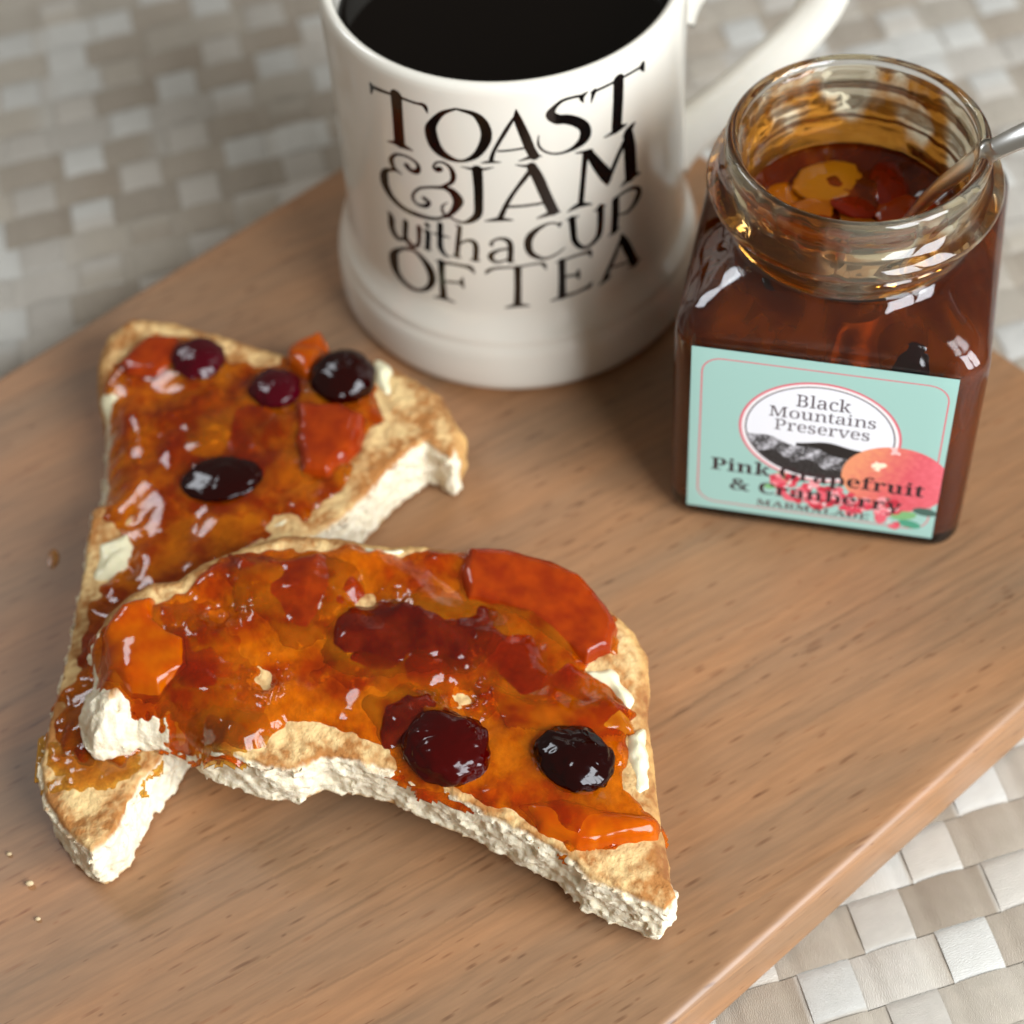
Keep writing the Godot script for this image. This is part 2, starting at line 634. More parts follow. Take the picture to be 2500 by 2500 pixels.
func mug():
	var o := thing("mug", Transform3D(Basis(), Vector3(0.00595, 0, -0.34489)))
	tag(o, "cream ceramic mug of black tea with black serif lettering", "mug")
	var glaze := std(lin(0.765, 0.72, 0.625), 0.14)
	glaze.clearcoat_enabled = true
	glaze.clearcoat = 0.3
	glaze.clearcoat_roughness = 0.06
	# outside, over the rim and down the inside
	var prof := [Vector2(36.6, 0.15), Vector2(39.4, 0.3), Vector2(40.7, 1.4), Vector2(41.2, 3.5), Vector2(41.1, 7.0), Vector2(40.95, 10.0), Vector2(40.7, 11.6), Vector2(40.35, 12.7), Vector2(40.0, 13.4), Vector2(39.9, 14.0), Vector2(39.85, 14.7), Vector2(39.65, 15.6), Vector2(38.9, 17.0), Vector2(38.3, 18.6), Vector2(37.75, 20.2), Vector2(37.4, 22.0)]
	var first := prof.size() - 1
	for k in range(1, 20): prof.append(Vector2(37.4 - 0.2 * smoothstep(0, 6, k) + 0.25 * smoothstep(13, 19, k), 22.0 + k * 3.0))
	var last := prof.size() - 1
	for q in [Vector2(37.45, 80.2), Vector2(37.35, 81.3), Vector2(36.95, 82.1), Vector2(36.3, 82.55), Vector2(35.6, 82.5), Vector2(35.0, 82.0), Vector2(34.65, 81.0), Vector2(34.5, 79.0), Vector2(34.4, 70.0), Vector2(34.3, 40.0), Vector2(34.2, 12.0), Vector2(33.0, 8.5), Vector2(30.0, 7.0), Vector2(0.05, 6.8)]: prof.append(q)
	prof.insert(0, Vector2(0.05, 1.6))
	prof.insert(1, Vector2(34.0, 1.6))
	first += 2
	last += 2
	var n := 192
	var half := 28         # the print covers 2 * half of the n segments
	var v := PackedVector3Array()
	var uv := PackedVector2Array()
	for q in prof:
		for i in n + 1:
			var a := TAU * (i - n / 2) / n
			v.append(Vector3(sin(a) * q.x, q.y, cos(a) * q.x) * 0.001)
			uv.append(Vector2(0.5 + (i - n / 2) / (2.0 * half), 1.0 - (q.y - 22.0) / 57.0))
	var plain := PackedInt32Array()
	var printed := PackedInt32Array()
	for k in prof.size() - 1:
		for i in n:
			var a := k * (n + 1) + i
			var q := PackedInt32Array([a, a + 1, a + n + 2, a, a + n + 2, a + n + 1])
			if k >= first and k < last and absi(i * 2 + 1 - n) < 2 * half: printed.append_array(q)
			else: plain.append_array(q)
	var full := 1360
	var high := 1140
	var cv := Canvas.new(full, high, Color(1, 1, 1))
	var span := TAU * half / n * 37.2 * 10.0         # half width of the print in 0.1 mm
	for s in STROKES:
		var p := []
		for t in s.split(" ", false):
			var e = t.split(",")
			p.append(Vector3((float(e[0]) / span + 1.0) * 0.5 * full, (790.0 - float(e[1])) / 570.0 * high, (float(e[2]) * 1.12 + 1.0) / 570.0 * high))
		cv.stroke(spline(p, 8) if p.size() > 2 else p, Color(0.055, 0.05, 0.055))
	var ink := glaze.duplicate()
	ink.albedo_texture = ImageTexture.create_from_image(cv.soften())
	ink.texture_repeat = false
	# normals are taken over the whole body first, so that the print has no seam
	var m := ArrayMesh.new()
	var all := plain.duplicate()
	all.append_array(printed)
	var tmp := ArrayMesh.new()
	surface(tmp, v, all)
	var nrm: PackedVector3Array = tmp.surface_get_arrays(0)[Mesh.ARRAY_NORMAL]
	for k in prof.size():      # the seam at the back
		var a := k * (n + 1)
		var s := (nrm[a] + nrm[a + n]).normalized()
		nrm[a] = s
		nrm[a + n] = s
	for pair in [[plain, glaze], [printed, ink]]:
		var idx: PackedInt32Array = pair[0]
		for t in range(0, idx.size(), 3):
			var x := idx[t + 1]
			idx[t + 1] = idx[t + 2]
			idx[t + 2] = x
		var arr := []
		arr.resize(Mesh.ARRAY_MAX)
		arr[Mesh.ARRAY_VERTEX] = v
		arr[Mesh.ARRAY_NORMAL] = nrm
		arr[Mesh.ARRAY_TEX_UV] = uv
		arr[Mesh.ARRAY_INDEX] = idx
		m.add_surface_from_arrays(Mesh.PRIMITIVE_TRIANGLES, arr)
		m.surface_set_material(m.get_surface_count() - 1, pair[1])
	part("body", m, o)
	# a stroke of the lettering that runs on inside the rim
	var sv := PackedVector3Array()
	var si := PackedInt32Array()
	for k in 13:
		var t := k / 12.0
		var az2 := deg_to_rad(-106.2 - 1.6 * sin(PI * minf(t * 1.3, 1.0)) + 1.2 * t)
		var hw := 0.55 * sin(PI * clampf(t, 0.06, 0.94))
		for e in [-1.0, 1.0]:
			var a3: float = az2 + e * hw / 34.3
			sv.append(Vector3(sin(a3) * 34.28, lerpf(72.5, 66.6, t), cos(a3) * 34.28) * 0.001)
		if k < 12: si.append_array([k * 2, k * 2 + 1, k * 2 + 3, k * 2, k * 2 + 3, k * 2 + 2])
	var sm := ArrayMesh.new()
	surface(sm, sv, si)
	part("inner_lettering", sm, o, std(lin(0.004, 0.004, 0.005), 0.2))
	# handle, in an upright plane turned 15 degrees behind the mug's right
	var az := deg_to_rad(15)
	var out := Vector3(cos(az), 0, -sin(az))
	var path := []
	for q in [Vector2(35.6, 64), Vector2(42, 69.5), Vector2(52, 73), Vector2(63, 72), Vector2(71, 65.5), Vector2(72.5, 56), Vector2(67, 46.5), Vector2(57, 38), Vector2(46, 30), Vector2(36.0, 24)]:
		path.append((out * q.x + Vector3.UP * q.y) * 0.001)
	path = spline(path, 8)
	var ws := []
	var hs := []
	for k in path.size():
		var t := float(k) / (path.size() - 1)
		var flare := pow(absf(t * 2.0 - 1.0), 8.0)
		ws.append(0.0056 + 0.003 * flare)
		hs.append(0.0041 + 0.003 * flare)
	part("handle", sweep(path, ws, hs, out.cross(Vector3.UP)  + Vector3(0.001, 0.0013, 0.0007) , 28), o, glaze)
	# tea
	var tv := PackedVector3Array([Vector3(0, 0, 0)])
	var ti := PackedInt32Array()
	for i in 96:
		var a := TAU * i / 96
		for q in [Vector2(32.0, 0.0), Vector2(33.6, 0.12), Vector2(34.5, 0.7), Vector2(34.5, -6.0)]: tv.append(Vector3(sin(a) * q.x, q.y, cos(a) * q.x) * 0.001)
		var j := (i + 1) % 96
		ti.append_array([0, 1 + i * 4, 1 + j * 4])
		for k in 3: ti.append_array([1 + i * 4 + k, 2 + i * 4 + k, 2 + j * 4 + k, 1 + i * 4 + k, 2 + j * 4 + k, 1 + j * 4 + k])
	var tmesh := ArrayMesh.new()
	surface(tmesh, tv, ti)
	var tea := std(lin(0.0025, 0.0014, 0.001), 0.02)
	tea.metallic_specular = 0.28
	var tp := part("tea", tmesh, o, tea)
	tp.position = Vector3(0, 0.0715, 0)

# ------------------------------------------------------------------ jar
func jar():
	var o := thing("marmalade_jar", Transform3D(Basis(Vector3.UP, -0.27419), Vector3(0.0685, 0, -0.2877)))
	tag(o, "open square glass jar of dark marmalade with mint paper label", "jar")
	var n := 176
	# how far a rounded square of half width 1 reaches in each direction
	var unit := []
	var cr := 0.19
	for i in n:
		var a := TAU * i / n
		var dir := Vector2(cos(a), sin(a))
		var t := 1.6
		for k in 60:
			var q := (dir * t).abs() - Vector2(1 - cr, 1 - cr)
			t -= (q.max(Vector2.ZERO).length() + minf(maxf(q.x, q.y), 0.0) - cr) * 0.8
		unit.append(t)
	var ring := func(hw: float, y: float, m: float) -> Array:      # m = 0 square, 1 round
		var p := []
		for i in n:
			var a := TAU * i / n
			var rr: float = hw * lerpf(unit[i], 1.0, m)
			p.append(Vector3(cos(a) * rr, y, -sin(a) * rr) * 0.001)
		return p
	var rings := []
	for q in [[24, 0.9, 0], [26.5, 0.3, 0], [28.2, 0.8, 0], [29.2, 2.0, 0], [29.6, 4.0, 0], [29.65, 12, 0], [29.65, 30, 0], [29.65, 50, 0], [29.5, 52.3, 0], [29.0, 54.2, 0.02], [28.0, 56.0, 0.08], [26.8, 57.5, 0.22], [25.5, 58.9, 0.5], [24.3, 60.3, 0.82], [23.5, 61.8, 0.97], [23.2, 63.4, 1], [23.4, 64.6, 1], [24.3, 65.2, 1], [24.8, 65.9, 1], [24.3, 66.7, 1], [23.6, 67.5, 1], [23.8, 68.6, 1], [25.6, 69.4, 1], [27.2, 70.3, 1], [27.7, 71.5, 1], [27.3, 72.7, 1], [25.8, 73.6, 1], [24.4, 74.6, 1], [24.0, 76.0, 1], [24.2, 77.5, 1], [24.6, 78.8, 1], [24.6, 80.0, 1], [24.2, 81.0, 1], [23.4, 81.6, 1], [22.5, 81.3, 1], [22.0, 80.3, 1], [21.8, 78.5, 1], [21.6, 70, 1], [21.5, 64, 1], [21.9, 61.8, 1], [22.9, 60.0, 0.8], [24.2, 58.2, 0.5], [25.4, 56.4, 0.2], [26.4, 54.6, 0.06], [27.1, 52, 0], [27.3, 48, 0], [27.3, 6, 0], [26.6, 4, 0], [24.5, 3.2, 0]]:
		rings.append(ring.call(q[0], q[1], q[2]))
	var glass := StandardMaterial3D.new()
	glass.albedo_color = Color(0.985, 0.99, 0.985, 0.0)
	glass.transparency = BaseMaterial3D.TRANSPARENCY_ALPHA
	glass.refraction_enabled = true
	glass.refraction_scale = 0.05
	glass.roughness = 0.0
	part("glass", skin(rings), o, glass)
	# marmalade: reaches a hair into the glass, so no air lies between
	var body := []
	for q in [[24.6, 3.0, 0], [26.9, 4.0, 0], [27.5, 6, 0], [27.5, 20, 0], [27.5, 36, 0], [27.5, 48, 0], [27.3, 52, 0], [26.6, 54.6, 0.06], [25.6, 56.4, 0.2], [24.4, 58.2, 0.5], [23.1, 60.0, 0.8], [22.3, 61.2, 0.95]]:
		body.append(ring.call(q[0], q[1], q[2]))
	var v := PackedVector3Array()
	var col := PackedColorArray()
	var idx := PackedInt32Array()
	var nj := noise(21, 0.09, 3)
	var nk := noise(22, 0.22, 3)
	for k in 16:      # the top, as rings drawn in towards the middle
		var f := 1.0 - (k + 1) / 16.0
		var rg := []
		for i in n:
			var q: Vector3 = body[11][i]
			var x := q.x * f * 1000.0
			var z := q.z * f * 1000.0
			var y := 61.2 - 4.2 * smoothstep(0.0, 0.35, 1.0 - f) + nj.get_noise_2d(x * 0.6, z * 0.6) * 2.6 + nk.get_noise_2d(x, z) * 0.2
			y -= 8.0 * exp(-((x - 6) * (x - 6) + (z - 7) * (z - 7)) / 75.0)
			y += 2.6 * exp(-((x + 2) * (x + 2) + (z + 13) * (z + 13)) / 70.0)
			rg.append(Vector3(x, lerpf(61.2, y, smoothstep(0.0, 0.12, 1.0 - f)), z) * 0.001)
		body.append(rg)
	for k in body.size():
		for i in n:
			var q: Vector3 = body[k][i] * 1000.0
			v.append(body[k][i])
			var s := smoothstep(-0.25, 0.45, nj.get_noise_3d(q.x * 0.8, q.y * 0.8, q.z * 0.8) + 0.5 * nk.get_noise_3d(q.x, q.y, q.z))
			var c := Color(0.15, 0.017, 0.002).lerp(Color(0.30, 0.050, 0.004), s)
			col.append(c)
	for k in body.size() - 1:
		for i in n:
			var a := k * n + i
			var b := k * n + (i + 1) % n
			idx.append_array([a, b, b + n, a, b + n, a + n])
	var bm := ArrayMesh.new()
	surface(bm, v, idx, col)
	part("marmalade", bm, o, jelly(0.5, 0.07))
	# berries and peel lying in the top and pressed against the glass
	var berry := std(lin(0.016, 0.002, 0.003), 0.12)
	for q in [[Vector3(15.5, 51.0, 22.6), Vector3(7.0, 5.2, 5.6), 3], [Vector3(-11.0, 57.0, 16.5), Vector3(6.5, 4.5, 5.5), 4], [Vector3(3.0, 51.0, 11.0), Vector3(6.5, 4.5, 5.0), 5], [Vector3(20, 30, 24.3), Vector3(5, 5, 3.5), 6]]:
		part("cranberry", blob(q[0], q[1], q[2]), o, berry)
	var peel := jelly(0.45, 0.05)
	var shreds := [Color(0.70, 0.19, 0.005), Color(0.56, 0.065, 0.004), Color(0.42, 0.030, 0.004), Color(0.74, 0.27, 0.008)]
	var rp := RandomNumberGenerator.new()
	rp.seed = 31
	for k in 17:
		var a := TAU * k * 0.381966
		var rr := 18.5 * sqrt((k + 0.5) / 17.0)
		var at := Vector3(cos(a) * rr, 0, sin(a) * rr - 1.0)
		if Vector2(at.x - 6, at.z - 8).length() < 6.0: continue
		at.y = 57.2 + nj.get_noise_2d(at.x * 0.6, at.z * 0.6) * 2.6 + rp.randf_range(0.2, 1.0)
		var p := part("peel", blob(Vector3.ZERO, Vector3(rp.randf_range(4.5, 8.0), rp.randf_range(0.9, 1.5), rp.randf_range(3.2, 5.5)), 400 + k, 26, shreds[k % 4], 0.05), o, peel)
		p.transform = Transform3D(Basis.from_euler(Vector3(rp.randf_range(-0.2, 0.2), rp.randf() * TAU, rp.randf_range(-0.2, 0.2))), at * 0.001)
	# the film of marmalade left on the inside of the neck, thick in places and bare in others
	var fa := noise(71, 0.10, 4)
	var fb := noise(72, 0.045, 2)
	var fv := PackedVector3Array()
	var fc := PackedColorArray()
	var fi := PackedInt32Array()
	var m2 := 220
	var rows := 44
	for side in 2:
		for k in rows + 1:
			for i in m2:
				var a := TAU * i / m2
				var y := lerpf(61.6, 80.2, float(k) / rows)
				var p := Vector3(sin(a) * 22.0, y * 0.55, cos(a) * 22.0)
				var t := fa.get_noise_3dv(p) * 2.1 + fb.get_noise_3dv(p) * 1.3 + lerpf(1.5, 0.0, smoothstep(0.0, 0.9, float(k) / rows))
				t = clampf(t, -0.35, 1.5)
				var rr := 21.62 - t * 0.62 if side == 0 else 21.95
				if k == 0 or k == rows: rr = 21.95
				fv.append(Vector3(sin(a) * rr, y, cos(a) * rr) * 0.001)
				fc.append(Color(0.92, 0.85, 0.68).lerp(Color(0.60, 0.26, 0.04), smoothstep(-0.05, 1.1, t)))
				if k < rows:
					var q := side * (rows + 1) * m2 + k * m2 + i
					var q2 := side * (rows + 1) * m2 + k * m2 + (i + 1) % m2
					if side == 1: fi.append_array([q, q2, q2 + m2, q, q2 + m2, q + m2])
					else: fi.append_array([q, q2 + m2, q2, q, q + m2, q2 + m2])
	var fm := ArrayMesh.new()
	surface(fm, fv, fi, fc)
	part("marmalade_film", fm, o, jelly(0.10, 0.02))
	jar_label(o)

func jelly(solid: float, rough: float) -> StandardMaterial3D:
	var m := StandardMaterial3D.new()
	m.albedo_color = Color(1, 1, 1, solid)
	m.transparency = BaseMaterial3D.TRANSPARENCY_ALPHA
	m.vertex_color_use_as_albedo = true
	m.refraction_enabled = true
	m.refraction_scale = 0.038
	m.roughness = rough
	return m

# a lumpy ellipsoid; radii in millimetres
func blob(at: Vector3, rad: Vector3, seed_: int, n := 28, tint = null, wrinkle := 0.0) -> ArrayMesh:
	var nw := noise(seed_ + 500, 1.5, 2)
	var nz := noise(seed_ + 300, 0.75, 2)
	var v := PackedVector3Array()
	var col := PackedColorArray()
	var idx := PackedInt32Array()
	var m := n * 2
	for k in n + 1:
		for i in m:
			var th := PI * k / n
			var ph := TAU * i / m
			var d := Vector3(sin(th) * cos(ph), cos(th), -sin(th) * sin(ph))
			var w := 1.0 + 0.09 * nz.get_noise_3dv(d * 1.2) + 0.015 * nz.get_noise_3dv(d * 4.0)
			if wrinkle > 0.0: w -= wrinkle * (1.0 - 3.0 * absf(nw.get_noise_3d(d.x, d.y * 0.5, d.z))) * (0.5 + nz.get_noise_3dv(d * 2.0))
			v.append((at + d * rad * w) * 0.001)
			if tint != null: col.append(tint)
			if k < n:
				var a := k * m + i
				var b := k * m + (i + 1) % m
				idx.append_array([a, a + m, b + m, a, b + m, b])
	var o := ArrayMesh.new()
	surface(o, v, idx, col if tint != null else null)
	return o

func jar_label(o: Node3D):
	var k := 20.0          # pixels per millimetre
	var mint := Color(0.635, 0.795, 0.755)
	var pink := Color(0.86, 0.44, 0.48)
	var cv := Canvas.new(996, 942, mint)
	var nz := noise(77, 0.03, 3)
	# thin pink border with rounded corners
	var b := []
	for c in [[44.6, 6.4, -90.0], [44.6, 41.0, 0.0], [6.0, 41.0, 90.0], [6.0, 6.4, 180.0]]:
		for i in 7:
			var a := deg_to_rad(c[2] + 15.0 * i)
			b.append(Vector3((c[0] + 3.9 * cos(a)) * k, (c[1] + 3.9 * sin(a)) * k, 6.0))
	b.append(b[0])
	cv.stroke(b, pink)
	# the oval with its hills
	var mid := Vector2(25.4, 20.0) * k
	cv.ellipse(mid, Vector2(15.7, 14.4) * k, Color(0.87, 0.42, 0.47))
	cv.ellipse(mid, Vector2(15.2, 13.9) * k, Color(0.95, 0.93, 0.93))
	cv.ellipse(mid, Vector2(14.5, 13.2) * k, Color(0.36, 0.33, 0.36))
	cv.ellipse(mid, Vector2(14.2, 12.9) * k, Color(0.94, 0.95, 0.97))
	for y in range(int(20 * k), int(33 * k)):
		for x in range(int(11 * k), int(40 * k)):
			if ((Vector2(x, y) - mid) / (Vector2(14.2, 12.9) * k)).length_squared() < 1.0:
				var xm := x / k
				var ym := y / k
				var far := 23.6 - 1.3 * exp(-pow((xm - 27.0) / 4.0, 2.0))
				var near := 21.8 + 0.22 * maxf(xm - 11.0, 0.0) + 0.5 * sin(xm * 0.7)
				var g := -1.0
				if ym > far and xm > 21.0: g = 0.12
				if ym > near: g = 0.45 + 0.5 * nz.get_noise_2d(x * 1.4, y * 2.4) + 0.25 * sin(xm * 1.3 + ym)
				if ym > near + 4.2 + 0.6 * sin(xm): g = 0.17 + 0.22 * nz.get_noise_2d(x * 2.5, y * 4.0)
				if g >= 0.0: cv.px(x, y, Color(clampf(g, 0.05, 0.85), clampf(g, 0.05, 0.85), clampf(g * 1.03, 0.05, 0.87)))
	var ink := Color(0.25, 0.20, 0.22)
	cv.text("Black", false, Rect2(20.4 * k, 9.4 * k, 10.4 * k, 3.6 * k), ink)
	cv.text("Mountains", false, Rect2(15.4 * k, 13.4 * k, 20.4 * k, 3.2 * k), ink)
	cv.text("Preserves", false, Rect2(16.6 * k, 17.2 * k, 18.3 * k, 3.1 * k), ink)
	# the fruit print: a grapefruit cut by the right edge, berries and leaves along the bottom
	var gc := Vector2(41.0, 30.6)
	for y in range(int(20.4 * k), int(41.0 * k)):
		for x in range(int(29.5 * k), 996):
			var q := (Vector2(x / k, y / k) - gc) / Vector2(10.6, 9.6)
			var l := q.length()
			if l < 1.0:
				var w := nz.get_noise_2d(x * 0.9, y * 0.9)
				var c := Color(0.87, 0.36, 0.40).lerp(Color(0.93, 0.60, 0.44), clampf(0.22 - q.x * 0.9 - q.y * 0.3 + w * 0.3, 0, 1))
				c = c.lerp(Color(0.93, 0.45, 0.50), clampf(q.x * 0.8 + w * 0.5, 0, 1))
				if Vector2(x / k, y / k).distance_to(Vector2(37.2, 26.9)) < 1.3 + w: c = Color(0.99, 0.93, 0.82)
				if Vector2(x / k, y / k).distance_to(Vector2(40.2, 22.3)) < 0.9 + w * 1.4: c = Color(0.96, 0.78, 0.76)
				cv.px(x, y, c)
	var rg := RandomNumberGenerator.new()
	rg.seed = 9
	var green := [Color(0.30, 0.62, 0.50), Color(0.50, 0.72, 0.48), Color(0.62, 0.78, 0.45), Color(0.28, 0.40, 0.36)]
	for q in [[19.6, 34.6, 2.2, 0.6], [17.0, 37.6, 1.6, -0.4], [40.5, 38.2, 2.4, 0.8], [43.6, 41.2, 2.6, -0.3], [45.0, 43.6, 2.3, 0.2], [47.6, 39.2, 2.4, 0.1]]:
		cv.ellipse(Vector2(q[0], q[1]) * k, Vector2(q[2], q[2] * 0.5) * k, green[rg.randi() % 4] if q[0] < 47 else green[3], q[3])
	var reds := [Color(0.86, 0.26, 0.34), Color(0.91, 0.40, 0.46), Color(0.80, 0.20, 0.28), Color(0.95, 0.62, 0.64)]
	for i in 80:
		var t := rg.randf()
		var p := Vector2(lerpf(17.5, 42.5, t) + rg.randf_range(-1, 1), lerpf(36.8, 41.6, t) + rg.randf_range(-3.4, 3.4))
		if p.y > 45.8: continue
		cv.ellipse(p * k, Vector2(rg.randf_range(0.7, 1.7), rg.randf_range(0.6, 1.3)) * k, reds[rg.randi() % 4], rg.randf() * 3.0)
	for i in 26:
		var t := rg.randf()
		cv.disc(Vector2(lerpf(18.0, 42.0, t), lerpf(36.8, 42.0, t) + rg.randf_range(-3, 3)) * k, rg.randf_range(3, 9), Color(0.98, 0.86, 0.86))
	var dark := Color(0.20, 0.13, 0.15)
	cv.text("Pink Grapefruit", true, Rect2(4.6 * k, 30.9 * k, 42.2 * k, 5.1 * k), dark)
	cv.text("& Cranberry", true, Rect2(8.6 * k, 36.6 * k, 34.4 * k, 4.9 * k), dark)
	cv.text("MARMALADE", true, Rect2(14.2 * k, 42.3 * k, 22.6 * k, 1.9 * k), Color(0.32, 0.20, 0.22))
	var paper := std(Color.WHITE, 0.55)
	paper.albedo_texture = ImageTexture.create_from_image(cv.soften())
	paper.texture_repeat = false
	var pv := PackedVector3Array()
	var uv := PackedVector2Array()
	var idx := PackedInt32Array()
	for side in 2:
		for j in 9:
			for i in 13:
				var x := -0.5 + 49.8 * (i / 12.0 - 0.5)
				var y := 5.05 + 47.1 * (1.0 - j / 8.0)
				pv.append(Vector3(x, y, 29.78 + (0.14 if side == 0 else 0.0)) * 0.001)
				uv.append(Vector2(i / 12.0, j / 8.0))
				if i < 12 and j < 8:
					var a := side * 117 + j * 13 + i
					if side == 0: idx.append_array([a, a + 13, a + 14, a, a + 14, a + 1])
					else: idx.append_array([a, a + 14, a + 13, a, a + 1, a + 14])
	for i in 12:
		idx.append_array([i, i + 1, i + 118, i, i + 118, i + 117])
		var a := 104 + i
		idx.append_array([a, a + 118, a + 1, a, a + 117, a + 118])
	for j in 8:
		var a := j * 13
		idx.append_array([a, a + 130, a + 13, a, a + 117, a + 130])
		var c := j * 13 + 12
		idx.append_array([c, c + 13, c + 130, c, c + 130, c + 117])
	var m := ArrayMesh.new()
	surface(m, pv, idx, null, uv)
	part("paper_label", m, o, paper)

func spoon():
	var o := thing("teaspoon")
	tag(o, "thin silver teaspoon standing in the open marmalade jar", "teaspoon")
	var steel := std(lin(0.74, 0.73, 0.70), 0.28)
	steel.metallic = 1.0
	var p := []
	for q in [Vector3(0.0745, 0.047, -0.2835), Vector3(0.0775, 0.054, -0.2885), Vector3(0.0803, 0.0610, -0.2905), Vector3(0.0832, 0.0680, -0.2898), Vector3(0.0868, 0.0745, -0.2882), Vector3(0.0915, 0.0810, -0.2865), Vector3(0.0985, 0.0868, -0.2850), Vector3(0.1075, 0.0915, -0.2840), Vector3(0.1190, 0.0960, -0.2835), Vector3(0.1330, 0.1000, -0.2830), Vector3(0.146, 0.1025, -0.2825)]:
		p.append(q + Vector3(-0.0006, -0.0024, 0.0032))
	p = spline(p, 7)
	var ws := []
	var hs := []
	for k in p.size():
		var t := float(k) / (p.size() - 1)
		ws.append(lerpf(0.0016, 0.0036, smoothstep(0.2, 0.95, t)) * (1.0 if t < 0.98 else 0.7))
		hs.append(0.0011)
	part("stem", sweep(p, ws, hs, Vector3(-0.55, 0.8, 0.15), 20), o, steel)
	var bowl := []
	var c := Vector3(0.0745, 0.047, -0.2835)
	var t0 := Vector3(-0.25, -0.85, 0.45).normalized()
	var sd := t0.cross(Vector3(0.6, 0.2, 0.7)).normalized()
	var nn := sd.cross(t0)
	for k in 15:
		var f := k / 14.0
		var wd := 0.0015 + 0.0095 * sin(PI * clampf(f, 0.02, 0.98)) ** 0.7
		var ring := []
		for i in 20:
			var a := TAU * i / 20
			ring.append(c + t0 * (f * 0.031) + sd * cos(a) * wd + nn * (sin(a) * 0.0007 + 0.0045 * sin(PI * f) * (1.0 - pow(cos(a), 2.0))))
		bowl.append(ring)
	part("bowl", skin(bowl), o, steel)

